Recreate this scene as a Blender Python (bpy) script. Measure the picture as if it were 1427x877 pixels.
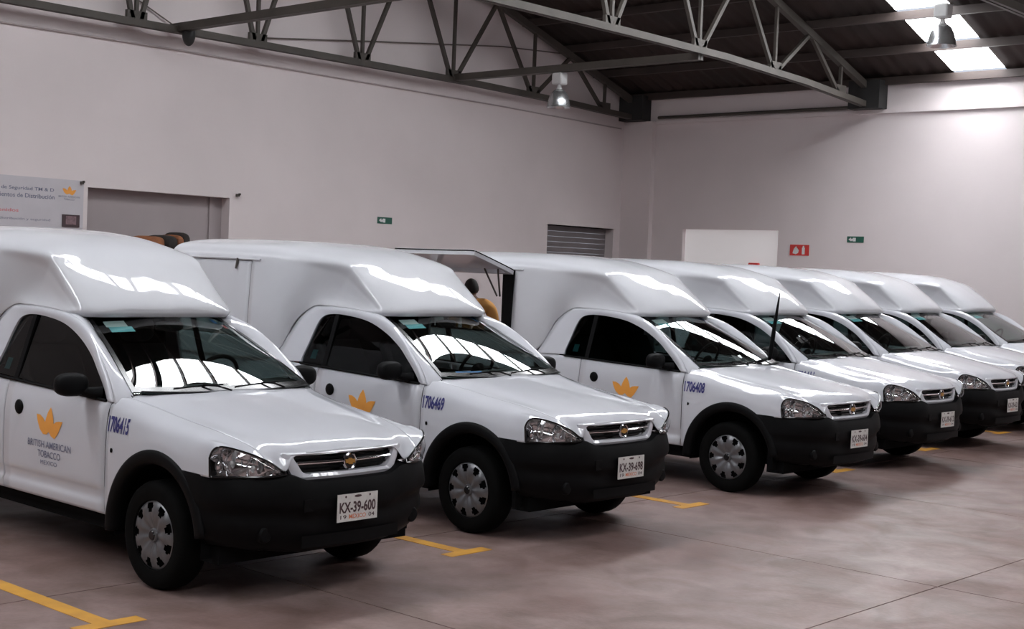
import bpy, bmesh, math, random
from mathutils import Vector, Matrix
from mathutils.bvhtree import BVHTree
random.seed(7)
PI = math.pi
sc = bpy.context.scene
for o in list(bpy.data.objects):
    bpy.data.objects.remove(o)
col = sc.collection

# ------------------------------------------------------------------ camera
cam = bpy.data.cameras.new('camera'); camo = bpy.data.objects.new('camera', cam); col.objects.link(camo)
cam.sensor_width = 36.0; cam.lens = 1932.36 / 1427.0 * 36.0; cam.clip_end = 200
rt = Vector((0.73699464, 0.67472029, 0.03989263)); dn = Vector((0.05282928, 0.00133684, -0.99860266)); fw = Vector((-0.67383081, 0.73807231, -0.03465975))
m = Matrix.Identity(4)
for k, v in enumerate((rt, -dn, -fw)):
    for r in range(3):
        m[r][k] = v[r]
m.translation = (0, 0, 1.85)
camo.matrix_world = m
sc.camera = camo
# ------------------------------------------------------------------ world, exposure
w = bpy.data.worlds.new('sky'); sc.world = w; w.use_nodes = True
w.node_tree.nodes['Background'].inputs[0].default_value = (0.82, 0.88, 1.0, 1)
w.node_tree.nodes['Background'].inputs[1].default_value = 1.0
vs = sc.view_settings
vs.view_transform = 'Standard'; vs.look = 'None'; vs.gamma = 1.0; vs.use_curve_mapping = False
vs.exposure = -0.30
SKYLIGHT = 26.0
try:
    sc.cycles.use_denoising = True
    sc.cycles.max_bounces = 10; sc.cycles.diffuse_bounces = 5; sc.cycles.glossy_bounces = 5
    sc.cycles.transparent_max_bounces = 16; sc.cycles.sample_clamp_indirect = 8.0
except Exception:
    pass

# ------------------------------------------------------------------ materials
def mat(name, c, rough=0.5, metal=0.0, coat=0.0, spec=0.5, var=0.0, scale=6.0, bump=0.0, bscale=60.0, emit=None, world=False, c2=None):
    m = bpy.data.materials.new(name); m.use_nodes = True
    nt = m.node_tree; b = nt.nodes['Principled BSDF']
    b.inputs['Roughness'].default_value = rough; b.inputs['Metallic'].default_value = metal
    b.inputs['Specular IOR Level'].default_value = spec
    b.inputs['Coat Weight'].default_value = coat; b.inputs['Coat Roughness'].default_value = 0.04
    b.inputs['Base Color'].default_value = (*c, 1)
    if world:
        tc = nt.nodes.new('ShaderNodeNewGeometry'); src = tc.outputs['Position']
    else:
        tc = nt.nodes.new('ShaderNodeTexCoord'); src = tc.outputs['Object']
    if var > 0 or c2:
        n = nt.nodes.new('ShaderNodeTexNoise'); n.inputs['Scale'].default_value = scale; n.inputs['Detail'].default_value = 5
        nt.links.new(src, n.inputs['Vector'])
        rp = nt.nodes.new('ShaderNodeValToRGB')
        a = c2 if c2 else tuple(max(0, x * (1 - var)) for x in c)
        z = c if c2 else tuple(min(1, x * (1 + var)) for x in c)
        rp.color_ramp.elements[0].color = (*a, 1); rp.color_ramp.elements[1].color = (*z, 1)
        rp.color_ramp.elements[0].position = 0.3; rp.color_ramp.elements[1].position = 0.7
        nt.links.new(n.outputs['Fac'], rp.inputs[0]); nt.links.new(rp.outputs[0], b.inputs['Base Color'])
    if bump > 0:
        n2 = nt.nodes.new('ShaderNodeTexNoise'); n2.inputs['Scale'].default_value = bscale; n2.inputs['Detail'].default_value = 4
        nt.links.new(src, n2.inputs['Vector'])
        bp = nt.nodes.new('ShaderNodeBump'); bp.inputs['Strength'].default_value = bump; bp.inputs['Distance'].default_value = 0.01
        nt.links.new(n2.outputs['Fac'], bp.inputs['Height']); nt.links.new(bp.outputs[0], b.inputs['Normal'])
    if emit:
        b.inputs['Emission Color'].default_value = (*emit[0], 1); b.inputs['Emission Strength'].default_value = emit[1]
    return m

def glass(name, tint, r0=0.05, rough=0.0):
    m = bpy.data.materials.new(name); m.use_nodes = True
    nt = m.node_tree; nt.nodes.clear()
    out = nt.nodes.new('ShaderNodeOutputMaterial'); mix = nt.nodes.new('ShaderNodeMixShader')
    tr = nt.nodes.new('ShaderNodeBsdfTransparent'); gl = nt.nodes.new('ShaderNodeBsdfGlossy')
    tr.inputs[0].default_value = (*tint, 1); gl.inputs['Roughness'].default_value = rough; gl.inputs[0].default_value = (1, 1, 1, 1)
    lw = nt.nodes.new('ShaderNodeLayerWeight'); lw.inputs[0].default_value = 0.5
    pw = nt.nodes.new('ShaderNodeMath'); pw.operation = 'POWER'; pw.inputs[1].default_value = 5
    ma = nt.nodes.new('ShaderNodeMath'); ma.operation = 'MULTIPLY_ADD'; ma.inputs[1].default_value = 1 - r0; ma.inputs[2].default_value = r0
    nt.links.new(lw.outputs['Facing'], pw.inputs[0]); nt.links.new(pw.outputs[0], ma.inputs[0])
    nt.links.new(ma.outputs[0], mix.inputs[0]); nt.links.new(tr.outputs[0], mix.inputs[1]); nt.links.new(gl.outputs[0], mix.inputs[2])
    nt.links.new(mix.outputs[0], out.inputs[0])
    return m

def concrete():
    m = bpy.data.materials.new('concrete'); m.use_nodes = True
    nt = m.node_tree; b = nt.nodes['Principled BSDF']
    g = nt.nodes.new('ShaderNodeNewGeometry')
    def noise(s, d, dist=0.0):
        n = nt.nodes.new('ShaderNodeTexNoise'); n.inputs['Scale'].default_value = s; n.inputs['Detail'].default_value = d
        n.inputs['Distortion'].default_value = dist
        nt.links.new(g.outputs['Position'], n.inputs['Vector']); return n
    def ramp(n, a, z, p0=0.3, p1=0.7):
        r = nt.nodes.new('ShaderNodeValToRGB'); r.color_ramp.elements[0].color = (*a, 1); r.color_ramp.elements[1].color = (*z, 1)
        r.color_ramp.elements[0].position = p0; r.color_ramp.elements[1].position = p1
        nt.links.new(n.outputs['Fac'], r.inputs[0]); return r
    a = ramp(noise(0.7, 5, 0.6), (0.185, 0.118, 0.105), (0.28, 0.215, 0.205))
    c = ramp(noise(2.6, 6, 1.0), (0.72, 0.64, 0.60), (1.12, 1.06, 1.06), 0.32, 0.62)
    d = ramp(noise(28, 4), (0.90, 0.90, 0.90), (1.06, 1.06, 1.06))
    mx = nt.nodes.new('ShaderNodeMixRGB'); mx.blend_type = 'MULTIPLY'; mx.inputs[0].default_value = 1
    my = nt.nodes.new('ShaderNodeMixRGB'); my.blend_type = 'MULTIPLY'; my.inputs[0].default_value = 1
    nt.links.new(a.outputs[0], mx.inputs[1]); nt.links.new(c.outputs[0], mx.inputs[2])
    nt.links.new(mx.outputs[0], my.inputs[1]); nt.links.new(d.outputs[0], my.inputs[2])
    nt.links.new(my.outputs[0], b.inputs['Base Color'])
    rr = ramp(noise(1.6, 5, 0.8), (0.34,) * 3, (0.6,) * 3); nt.links.new(rr.outputs[0], b.inputs['Roughness'])
    n2 = noise(45, 4); bp = nt.nodes.new('ShaderNodeBump'); bp.inputs['Strength'].default_value = 0.12; bp.inputs['Distance'].default_value = 0.01
    nt.links.new(n2.outputs['Fac'], bp.inputs['Height']); nt.links.new(bp.outputs[0], b.inputs['Normal'])
    return m

M = {}
M['paint'] = mat('white_car_paint', (0.575, 0.58, 0.625), 0.5, spec=0.25, coat=1.0, var=0.015, scale=3)
M['gel'] = mat('white_fibreglass', (0.585, 0.59, 0.625), 0.5, spec=0.25, coat=0.9, var=0.015, scale=4, bump=0.015, bscale=9)
M['plastic'] = mat('black_plastic', (0.0035, 0.0035, 0.004), 0.55, spec=0.10, var=0.15, scale=20, bump=0.05, bscale=250)
M['gloss_black'] = mat('gloss_black', (0.010, 0.010, 0.011), 0.15, var=0.1)
M['rubber'] = mat('tyre_rubber', (0.003, 0.003, 0.003), 0.8, spec=0.08, var=0.2, scale=15)
M['dark'] = mat('dark_lining', (0.004, 0.004, 0.0045), 0.9, spec=0.1, var=0.2)
M['dash'] = mat('dashboard_plastic', (0.008, 0.0085, 0.009), 0.7, var=0.15, scale=15)
M['fabric'] = mat('seat_fabric', (0.012, 0.013, 0.015), 0.9, var=0.3, scale=60)
M['hub'] = mat('silver_hubcap', (0.17, 0.17, 0.18), 0.36, metal=0.6, var=0.12, scale=18)
M['chrome'] = mat('chrome', (0.82, 0.82, 0.84), 0.10, metal=1.0, var=0.03)
M['reflector'] = mat('lamp_reflector', (0.80, 0.80, 0.82), 0.10, metal=1.0, var=0.25, scale=30)
M['gold'] = mat('gold_badge', (0.55, 0.30, 0.08), 0.3, metal=0.6, var=0.05)
M['amber'] = mat('amber_lens', (0.75, 0.25, 0.03), 0.2, var=0.05)
M['redlens'] = mat('red_lens', (0.45, 0.02, 0.02), 0.2, var=0.1)
M['windscreen'] = glass('windscreen_glass', (0.66, 0.77, 0.75), 0.10)
M['tint'] = glass('tinted_glass', (0.18, 0.23, 0.225), 0.018)
M['lens'] = glass('clear_lens', (0.92, 0.93, 0.94), 0.06)
M['orange'] = mat('orange_print', (0.85, 0.36, 0.06), 0.5, var=0.05)
M['navy'] = mat('navy_print', (0.035, 0.035, 0.17), 0.5, var=0.1)
M['greyprint'] = mat('grey_blue_print', (0.16, 0.17, 0.25), 0.5, var=0.1)
M['redprint'] = mat('red_print', (0.62, 0.10, 0.11), 0.5, var=0.1)
M['plate'] = mat('plate_white', (0.62, 0.60, 0.58), 0.45, var=0.08, scale=30)
M['plateink'] = mat('plate_ink', (0.06, 0.03, 0.035), 0.5, var=0.1)
M['platered'] = mat('plate_red_ink', (0.62, 0.17, 0.07), 0.5, var=0.1)
M['paper'] = mat('sticker_white', (0.75, 0.76, 0.76), 0.5, var=0.05)
M['teal'] = mat('sticker_teal', (0.10, 0.38, 0.42), 0.5, var=0.05)
M['blue'] = mat('sticker_blue', (0.10, 0.25, 0.60), 0.5, var=0.05)
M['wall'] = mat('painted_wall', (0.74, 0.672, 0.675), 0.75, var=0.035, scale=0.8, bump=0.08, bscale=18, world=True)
M['walldim'] = mat('greyed_unseen_wall', (0.17, 0.155, 0.15), 0.8, var=0.06, scale=0.8, world=True)  # unseen walls darkened so the van sides and bumpers reflect less light
M['wallwhite'] = mat('white_panel_paint', (0.88, 0.85, 0.85), 0.6, var=0.02, scale=1.5, world=True)
M['glow_panel'] = mat('white_panel_added_glow', (0.85, 0.83, 0.84), 0.6, var=0.02, scale=1.5, world=True, emit=((1.0, 0.96, 0.97), 0.28))  # glow added so the white door outshines the wall around it
M['panelgrey'] = mat('grey_room_stand_in', (0.36, 0.315, 0.32), 0.65, var=0.05, scale=1.2, world=True)
M['shutter'] = mat('grey_shutter', (0.20, 0.18, 0.185), 0.55, var=0.08, scale=3, world=True)
M['roof'] = mat('roof_sheet', (0.020, 0.014, 0.012), 0.8, c2=(0.034, 0.018, 0.014), scale=0.9, world=True)
M['steel'] = mat('truss_paint', (0.062, 0.053, 0.045), 0.55, var=0.2, scale=2.5, world=True)
M['darksteel'] = mat('dark_steel', (0.02, 0.02, 0.02), 0.6, var=0.2, scale=3, world=True)
M['purlin'] = mat('purlin_steel', (0.050, 0.036, 0.032), 0.6, var=0.2, scale=2, world=True)
M['alum'] = mat('lamp_aluminium', (0.70, 0.71, 0.72), 0.25, metal=0.85, var=0.08)
M['ballast'] = mat('ballast_grey', (0.62, 0.62, 0.62), 0.5, var=0.06)
M['cable'] = mat('cable_grey', (0.16, 0.13, 0.12), 0.7, var=0.1)
M['conduit'] = mat('conduit_paint', (0.45, 0.39, 0.39), 0.7, var=0.06)
M['floor'] = concrete()
M['joint'] = mat('joint_filler', (0.07, 0.055, 0.05), 0.9, var=0.2, world=True)
M['yellow'] = mat('yellow_floor_paint', (0.66, 0.33, 0.035), 0.6, c2=(0.48, 0.23, 0.04), scale=5, world=True)
M['green'] = mat('green_sign', (0.015, 0.10, 0.07), 0.5, var=0.1)
M['red'] = mat('red_sign', (0.62, 0.045, 0.04), 0.45, var=0.08)
M['banner'] = mat('banner_vinyl', (0.57, 0.545, 0.58), 0.5, var=0.02)
M['photo_dark'] = mat('frame_dark', (0.06, 0.035, 0.04), 0.5, var=0.2)
M['photo'] = mat('photo_print', (0.22, 0.14, 0.155), 0.5, var=0.5, scale=14)
M['brown'] = mat('brown_canvas', (0.36, 0.13, 0.045), 0.8, c2=(0.16, 0.06, 0.03), scale=7)
M['darkcloth'] = mat('dark_canvas', (0.022, 0.018, 0.016), 0.85, var=0.4, scale=9)
M['carton'] = mat('carton', (0.30, 0.19, 0.11), 0.8, var=0.1)
M['skin'] = mat('skin', (0.20, 0.095, 0.06), 0.55, var=0.06)
M['hair'] = mat('hair', (0.012, 0.009, 0.008), 0.7, var=0.3, scale=60)
M['shirt'] = mat('yellow_shirt', (0.68, 0.33, 0.09), 0.85, var=0.06, scale=9)
M['trouser'] = mat('dark_trousers', (0.03, 0.03, 0.045), 0.85, var=0.15)
M['shoe'] = mat('black_shoes', (0.012, 0.011, 0.010), 0.4, var=0.1)
M['skylight'] = mat('skylight_fibreglass', (0.8, 0.8, 0.8), 0.5, emit=((0.95, 0.97, 1.0), SKYLIGHT))
M['eye'] = mat('eye_white', (0.6, 0.58, 0.55), 0.3, var=0.02)

# ------------------------------------------------------------------ helpers
def tag(o, label=None, cat=None, group=None, kind=None):
    if label: o['label'] = label
    if cat: o['category'] = cat
    if group: o['group'] = group
    if kind: o['kind'] = kind
    return o
def empty(name, loc=(0, 0, 0), rz=0.0, parent=None):
    o = bpy.data.objects.new(name, None); col.objects.link(o); o.location = loc; o.rotation_euler = (0, 0, rz)
    o.empty_display_size = 0.1
    if parent: o.parent = parent
    return o
def mo(name, vs_, fs, m, parent=None, smooth=True, loc=(0, 0, 0), solid=0.0, out=None, bevel=0.0, offset=-1.0):
    me = bpy.data.meshes.new(name); me.from_pydata([tuple(v) for v in vs_], [], fs)
    if out is not None:
        c = Vector(out); s = 0.0
        for p in me.polygons:
            s += (Vector(p.center) - c).dot(p.normal) * p.area
        if s < 0: me.flip_normals()
    if smooth:
        me.polygons.foreach_set('use_smooth', [True] * len(me.polygons))
        try: me.set_sharp_from_angle(angle=math.radians(42))
        except Exception: pass
    me.materials.append(m if not isinstance(m, str) else M[m])
    me.update()
    o = bpy.data.objects.new(name, me); col.objects.link(o); o.location = loc
    if parent: o.parent = parent
    if solid:
        md = o.modifiers.new('thick', 'SOLIDIFY'); md.thickness = solid; md.offset = offset
    if bevel:
        md = o.modifiers.new('bev', 'BEVEL'); md.width = bevel; md.segments = 2; md.limit_method = 'ANGLE'
    return o
def cr(p, t):
    """Catmull-Rom through list p at t in [0, len-1]"""
    n = len(p); i = min(int(t), n - 2); f = t - i
    p1, p2 = p[i], p[i + 1]
    p0 = p[i - 1] if i > 0 else p1 * 2 - p2
    p3 = p[i + 2] if i + 2 < n else p2 * 2 - p1
    return 0.5 * ((2 * p1) + (p2 - p0) * f + (2 * p0 - 5 * p1 + 4 * p2 - p3) * f * f + (3 * p1 - p0 - 3 * p2 + p3) * f ** 3)
def curve(pts, n):
    pts = [Vector(p) for p in pts]
    return [cr(pts, (len(pts) - 1) * k / (n - 1)) for k in range(n)]
def surf(ctrl, nu, nv):
    rows = [curve(r, nv) for r in ctrl]
    return [[cr([rows[i][j] for i in range(len(rows))], (len(rows) - 1) * k / (nu - 1)) for j in range(nv)] for k in range(nu)]
def gridmesh(G, skip=None):
    nu, nv = len(G), len(G[0])
    vs_ = [v for r in G for v in r]; fs = []
    for i in range(nu - 1):
        for j in range(nv - 1):
            if skip and skip(i, j): continue
            fs.append((i * nv + j, (i + 1) * nv + j, (i + 1) * nv + j + 1, i * nv + j + 1))
    return vs_, fs
def mirror_full(G):
    """rows G[i][j] with j=0 on the centre line -> full width rows"""
    return [[Vector((v.x, -v.y, v.z)) for v in reversed(r[1:])] + [Vector((v.x, 0 if k == 0 else v.y, v.z)) for k, v in enumerate(r)] for r in G]
def flipy(G):
    return [[Vector((v.x, -v.y, v.z)) for v in r] for r in G]
def boxv(x0, x1, y0, y1, z0, z1):
    v = [(x, y, z) for x in (x0, x1) for y in (y0, y1) for z in (z0, z1)]
    f = [(0, 1, 3, 2), (4, 6, 7, 5), (0, 4, 5, 1), (2, 3, 7, 6), (0, 2, 6, 4), (1, 5, 7, 3)]
    return v, f
class MB:
    def __init__(s): s.v = []; s.f = []
    def add(s, vf):
        n = len(s.v); s.v += [Vector(a) for a in vf[0]]; s.f += [tuple(i + n for i in f) for f in vf[1]]; return s
    def box(s, *a): return s.add(boxv(*a))
    def obj(s, name, m, parent=None, **k): return mo(name, s.v, s.f, m, parent, **k)
def bx(name, m, parent, a, bevel=0.0, **k):
    v, f = boxv(*a); return mo(name, v, f, m, parent, smooth=bool(bevel), bevel=bevel, **k)
def tubev(pts, rads, n=10, cap=True):
    pts = [Vector(p) for p in pts]
    if not isinstance(rads, (list, tuple)): rads = [rads] * len(pts)
    vs_, fs = [], []; up = None
    for i, p in enumerate(pts):
        d = (pts[min(i + 1, len(pts) - 1)] - pts[max(i - 1, 0)]).normalized()
        if up is None:
            up = Vector((0, 0, 1)) if abs(d.z) < 0.9 else Vector((1, 0, 0))
        a = d.cross(up).normalized(); b = a.cross(d).normalized(); up = b
        for k in range(n):
            t = 2 * PI * k / n; vs_.append(p + (a * math.cos(t) + b * math.sin(t)) * rads[i])
    for i in range(len(pts) - 1):
        for k in range(n):
            fs.append((i * n + k, i * n + (k + 1) % n, (i + 1) * n + (k + 1) % n, (i + 1) * n + k))
    if cap:
        fs.append(tuple(range(n - 1, -1, -1))); fs.append(tuple((len(pts) - 1) * n + k for k in range(n)))
    return vs_, fs
def barv(a, b, w, h):
    """rectangular bar from a to b; w horizontal, h in the other direction"""
    a, b = Vector(a), Vector(b); d = (b - a).normalized()
    ref = Vector((1, 0, 0)) if abs(d.x) < 0.9 else Vector((0, 1, 0))
    s = ref; u = d.cross(s).normalized(); s = u.cross(d).normalized()
    vs_ = []
    for p in (a, b):
        for i, j in ((-1, -1), (1, -1), (1, 1), (-1, 1)):
            vs_.append(p + s * (w / 2 * i) + u * (h / 2 * j))
    return vs_, [(0, 1, 2, 3), (7, 6, 5, 4), (0, 4, 5, 1), (1, 5, 6, 2), (2, 6, 7, 3), (3, 7, 4, 0)]
def lathev(prof, n=24, axis='z', c=(0, 0, 0)):
    """prof list of (radius, along)"""
    vs_, fs = [], []; c = Vector(c)
    for r, h in prof:
        for k in range(n):
            t = 2 * PI * k / n; a, b = r * math.cos(t), r * math.sin(t)
            vs_.append(c + (Vector((a, b, h)) if axis == 'z' else Vector((a, h, b)) if axis == 'y' else Vector((h, a, b))))
    for i in range(len(prof) - 1):
        for k in range(n):
            fs.append((i * n + k, i * n + (k + 1) % n, (i + 1) * n + (k + 1) % n, (i + 1) * n + k))
    return vs_, fs
def ellv(c, rx, ry, rz, nu=16, nv=10, e=1.0):
    def sp(v): return math.copysign(abs(v) ** e, v)
    vs_, fs = [], []; c = Vector(c)
    for i in range(nv + 1):
        ph = -PI / 2 + PI * i / nv
        for k in range(nu):
            t = 2 * PI * k / nu
            vs_.append(c + Vector((rx * sp(math.cos(ph)) * sp(math.cos(t)), ry * sp(math.cos(ph)) * sp(math.sin(t)), rz * sp(math.sin(ph)))))
    for i in range(nv):
        for k in range(nu):
            fs.append((i * nu + k, i * nu + (k + 1) % nu, (i + 1) * nu + (k + 1) % nu, (i + 1) * nu + k))
    return vs_, fs
def textv(s, width=None, height=None, bold=0.0):
    """flat text mesh centred on the origin in the xy plane: verts, faces"""
    cu = bpy.data.curves.new('t', 'FONT'); cu.body = s; cu.size = 1.0; cu.align_x = 'CENTER'; cu.align_y = 'CENTER'; cu.resolution_u = 3
    cu.offset = bold
    o = bpy.data.objects.new('t', cu); col.objects.link(o)
    me = bpy.data.meshes.new_from_object(o.evaluated_get(bpy.context.evaluated_depsgraph_get()))
    vs_ = [v.co.copy() for v in me.vertices]; fs = [tuple(p.vertices) for p in me.polygons]
    bpy.data.objects.remove(o); bpy.data.meshes.remove(me); bpy.data.curves.remove(cu)
    x0, x1 = min(v.x for v in vs_), max(v.x for v in vs_); y0, y1 = min(v.y for v in vs_), max(v.y for v in vs_)
    sx = width / (x1 - x0) if width else None; sy = height / (y1 - y0) if height else None
    sx = sx or sy; sy = sy or sx
    return [Vector(((v.x - (x0 + x1) / 2) * sx, (v.y - (y0 + y1) / 2) * sy, 0)) for v in vs_], fs
def leafv(s):
    """three-lobed leaf crown, unit width s"""
    P = [(-.52, .24), (-.46, .02), (-.36, -.20), (-.22, -.34), (-.08, -.33), (0.0, -.24), (.10, -.36), (.24, -.42), (.36, -.26), (.45, -.06), (.53, .14),
         (.38, .13), (.26, .10), (.185, .02), (.16, .18), (.10, .36), (0.02, .52), (-.07, .36), (-.13, .18), (-.16, .04), (-.25, .16), (-.38, .24)]
    v = [Vector((x * s, y * s * .68, 0)) for x, y in P]
    return v, [tuple(range(len(v)))]
def triangulated(vf, cuts=0):
    bm = bmesh.new(); vv = [bm.verts.new(p) for p in vf[0]]
    for f in vf[1]:
        try: bm.faces.new([vv[i] for i in f])
        except ValueError: pass
    bmesh.ops.triangulate(bm, faces=bm.faces[:])
    if cuts: bmesh.ops.subdivide_edges(bm, edges=bm.edges[:], cuts=cuts, use_grid_fill=True)
    bm.verts.index_update()
    r = ([v.co.copy() for v in bm.verts], [tuple(x.index for x in f.verts) for f in bm.faces]); bm.free(); return r
def copy_tree(o, parent=None):
    c = o.copy(); col.objects.link(c); c.parent = parent
    for ch in kids[o.name]: copy_tree(bpy.data.objects[ch], c)
    return c

# ================================================================== the hall
XW, YW, XF, YL = -17.5, 22.44, 7.0, -5.0
RIDGE, EAVE, PITCH = 8.72, 5.39, 0.319
def roofz(y): return EAVE + PITCH * (YW - y) if y > RIDGE else EAVE + PITCH * (y - (2 * RIDGE - YW))
# floor with cast slabs
fl = bx('floor', 'joint', None, (XW - 0.2, XF + 0.2, YL - 0.2, YW + 0.2, -0.3, -0.012)); tag(fl, 'concrete floor of the hall cast in square slabs', kind='structure')
xs = [XW] + [v for v in [-3.7 + 3 * k for k in range(-6, 6)] if XW + .3 < v < XF - .3] + [XF]
ys = [YL] + [v for v in [8 + 3 * k for k in range(-6, 7)] if YL + .3 < v < YW - .3] + [YW]
cache = {}
for i in range(len(xs) - 1):
    for j in range(len(ys) - 1):
        sx, sy = round(xs[i + 1] - xs[i] - .010, 3), round(ys[j + 1] - ys[j] - .010, 3)
        if (sx, sy) not in cache:
            v, f = boxv(-sx / 2, sx / 2, -sy / 2, sy / 2, -0.1, 0.0)
            o = mo('concrete_slab', v, f, 'floor', fl, smooth=False); cache[(sx, sy)] = o.data
        else:
            o = bpy.data.objects.new('concrete_slab', cache[(sx, sy)]); col.objects.link(o); o.parent = fl
        o.location = ((xs[i] + xs[i + 1]) / 2, (ys[j] + ys[j + 1]) / 2, 0)
# walls with openings (pieces around the holes joined in one mesh)
def wall_back():
    mb = MB(); t0, t1 = XW - 0.35, XW
    ops = [(10.29, 12.69, 2.72), (20.08, 22.11, 2.68)]
    y = YL
    for a, b, h in ops:
        mb.box(t0, t1, y, a, 0, h); y = b
    mb.box(t0, t1, y, YW, 0, 2.68)
    mb.box(t0, t1, YL, 12.69, 2.72, 5.0); mb.box(t0, t1, 12.69, YW, 2.68, 5.0)
    mb.box(t0, t1, 20.08, 22.11, 2.68, 2.69)
    n = len(mb.v)
    prof = [(YL, 5.0), (YW, 5.0), (YW, EAVE), (RIDGE, roofz(RIDGE)), (YL, EAVE)]
    vv = [(t1, a, b) for a, b in prof] + [(t0, a, b) for a, b in prof]
    mb.add((vv, [(0, 1, 2, 3, 4), (9, 8, 7, 6, 5), (2, 7, 8, 3), (3, 8, 9, 4)]))
    return mb
tag(wall_back().obj('wall_back', 'wall', None, smooth=False), 'pale pinkish painted gable wall behind the vans', kind='structure')
mb = MB(); t0, t1 = YW, YW + 0.35
mb.box(XW, -16.02, t0, t1, 0, 2.72); mb.box(-13.85, XF, t0, t1, 0, 2.72); mb.box(XW, XF, t0, t1, 2.72, 5.42)
mb.box(XW, -16.78, YW - 0.12, YW, 0, 4.86)
tag(mb.obj('wall_right', 'wall', None, smooth=False), 'pale painted side wall at the far end of the row', kind='structure')
tag(bx('wall_left', 'walldim', None, (XW, XF, YL - 0.3, YL, 0, 5.42)), 'unseen side wall beside the camera, greyed to darken the van sides', kind='structure')
v = [(XF, YL, 0), (XF, YW, 0), (XF, YW, EAVE), (XF, RIDGE, roofz(RIDGE)), (XF, YL, EAVE)]
v += [(XF + .3, b, c) for a, b, c in v]
tag(mo('wall_front', v, [(4, 3, 2, 1, 0), (5, 6, 7, 8, 9), (2, 3, 8, 7), (3, 4, 9, 8), (0, 1, 6, 5)], 'walldim', None, smooth=False), 'unseen gable wall behind the camera, greyed to darken reflections', kind='structure')
tag(bx('trim_1', 'wall', None, (-16.75, XF, YW - 0.05, YW, 4.80, 4.87)), 'ledge along the top of the side wall', kind='structure')
# roof: corrugated dark sheet with skylight strips left open
STRIPS = [(-10.52, -9.62), (0.1, 1.0)]
def in_strip(x): return any(a <= x <= b for a, b in STRIPS)
rv, rf = [], []
edges = sorted(set([XW - .35 + k * 0.065 for k in range(int((XF + .65 - XW) / 0.065) + 1)] + [e for s in STRIPS for e in s]))
for side in (0, 1):
    ye, yr = ((YW + .3), RIDGE) if side == 0 else (YL - .3, RIDGE)
    base = len(rv)
    for k, x in enumerate(edges):
        a = 0.02 * math.sin(2 * PI * x / 0.26)
        rv += [(x, ye, roofz(ye) + 0.03 + a), (x, yr, roofz(RIDGE) + 0.03 + a)]
    for k in range(len(edges) - 1):
        if in_strip((edges[k] + edges[k + 1]) / 2): continue
        b = base + 2 * k; rf.append((b, b + 2, b + 3, b + 1))
ceil_o = mo('ceiling', rv, rf, 'roof', None); tag(ceil_o, 'dark corrugated roof over steel purlins', kind='structure')
PUR = [22.35 - 1.06 * k for k in range(13)] + [RIDGE + .06]
pm = None
for y0 in PUR + [2 * RIDGE - y for y in PUR]:
    z0 = roofz(y0)
    if pm is None:
        v, f = boxv(XW, XF, -0.035, 0.035, -0.13, 0.0); o = mo('purlin', v, f, 'purlin', ceil_o, smooth=False); pm = o.data
    else:
        o = bpy.data.objects.new('purlin', pm); col.objects.link(o); o.parent = ceil_o
    o.location = (0, y0, z0)
wn = 0
for a, b in STRIPS:
    for side in (0, 1):
        wn += 1
        w_ = empty('window_%d' % wn, ((a + b) / 2, YW if side == 0 else YL, EAVE)); tag(w_, 'translucent skylight strip in the roof slope', kind='structure')
        P = sorted(PUR if side == 0 else [2 * RIDGE - y for y in PUR])
        for k in range(len(P) - 1):
            y0, y1 = P[k] + .04, P[k + 1] - .04
            V = [Vector((x, y, roofz(y) + 0.02 + dz)) - w_.location for dz in (0, .006) for x, y in ((a, y0), (b, y0), (b, y1), (a, y1))]
            mo('pane', V, [(3, 2, 1, 0), (4, 5, 6, 7), (0, 1, 5, 4), (1, 2, 6, 5), (2, 3, 7, 6), (3, 0, 4, 7)], 'skylight', w_, smooth=False)
# doors in the openings
d = bx('door_1', 'panelgrey', None, (XW - 0.28, XW - 0.20, 10.29, 12.69, 0, 2.72)); tag(d, 'grey panel standing in for the lit room behind the doorway', kind='structure')  # flat grey panel replaces the separately lit room beyond this opening
bx('door_frame', 'panelgrey', d, (XW - 0.20, XW - 0.17, 12.45, 12.52, 0, 2.72))
d = empty('door_2', (XW - 0.2, 21.1, 0)); tag(d, 'dark grey roller shutter in the gable wall near the corner', kind='structure')
sm = None
for k in range(26):
    if sm is None:
        v, f = boxv(-0.02, 0.0, -1.01, 1.01, 0.0015, 0.1015); o = mo('slat', v, f, 'shutter', d, smooth=False, bevel=0.003); sm = o.data
    else:
        o = bpy.data.objects.new('slat', sm); col.objects.link(o); o.parent = d
        o.modifiers.new('bev', 'BEVEL').width = 0.003
    o.location = (0, 0, 0.103 * k)
d = bx('door_3', 'glow_panel', None, (-16.02, -13.85, YW + 0.10, YW + 0.16, 0, 2.72)); tag(d, 'white door with added glow, set back in the side wall', kind='structure')

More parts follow.
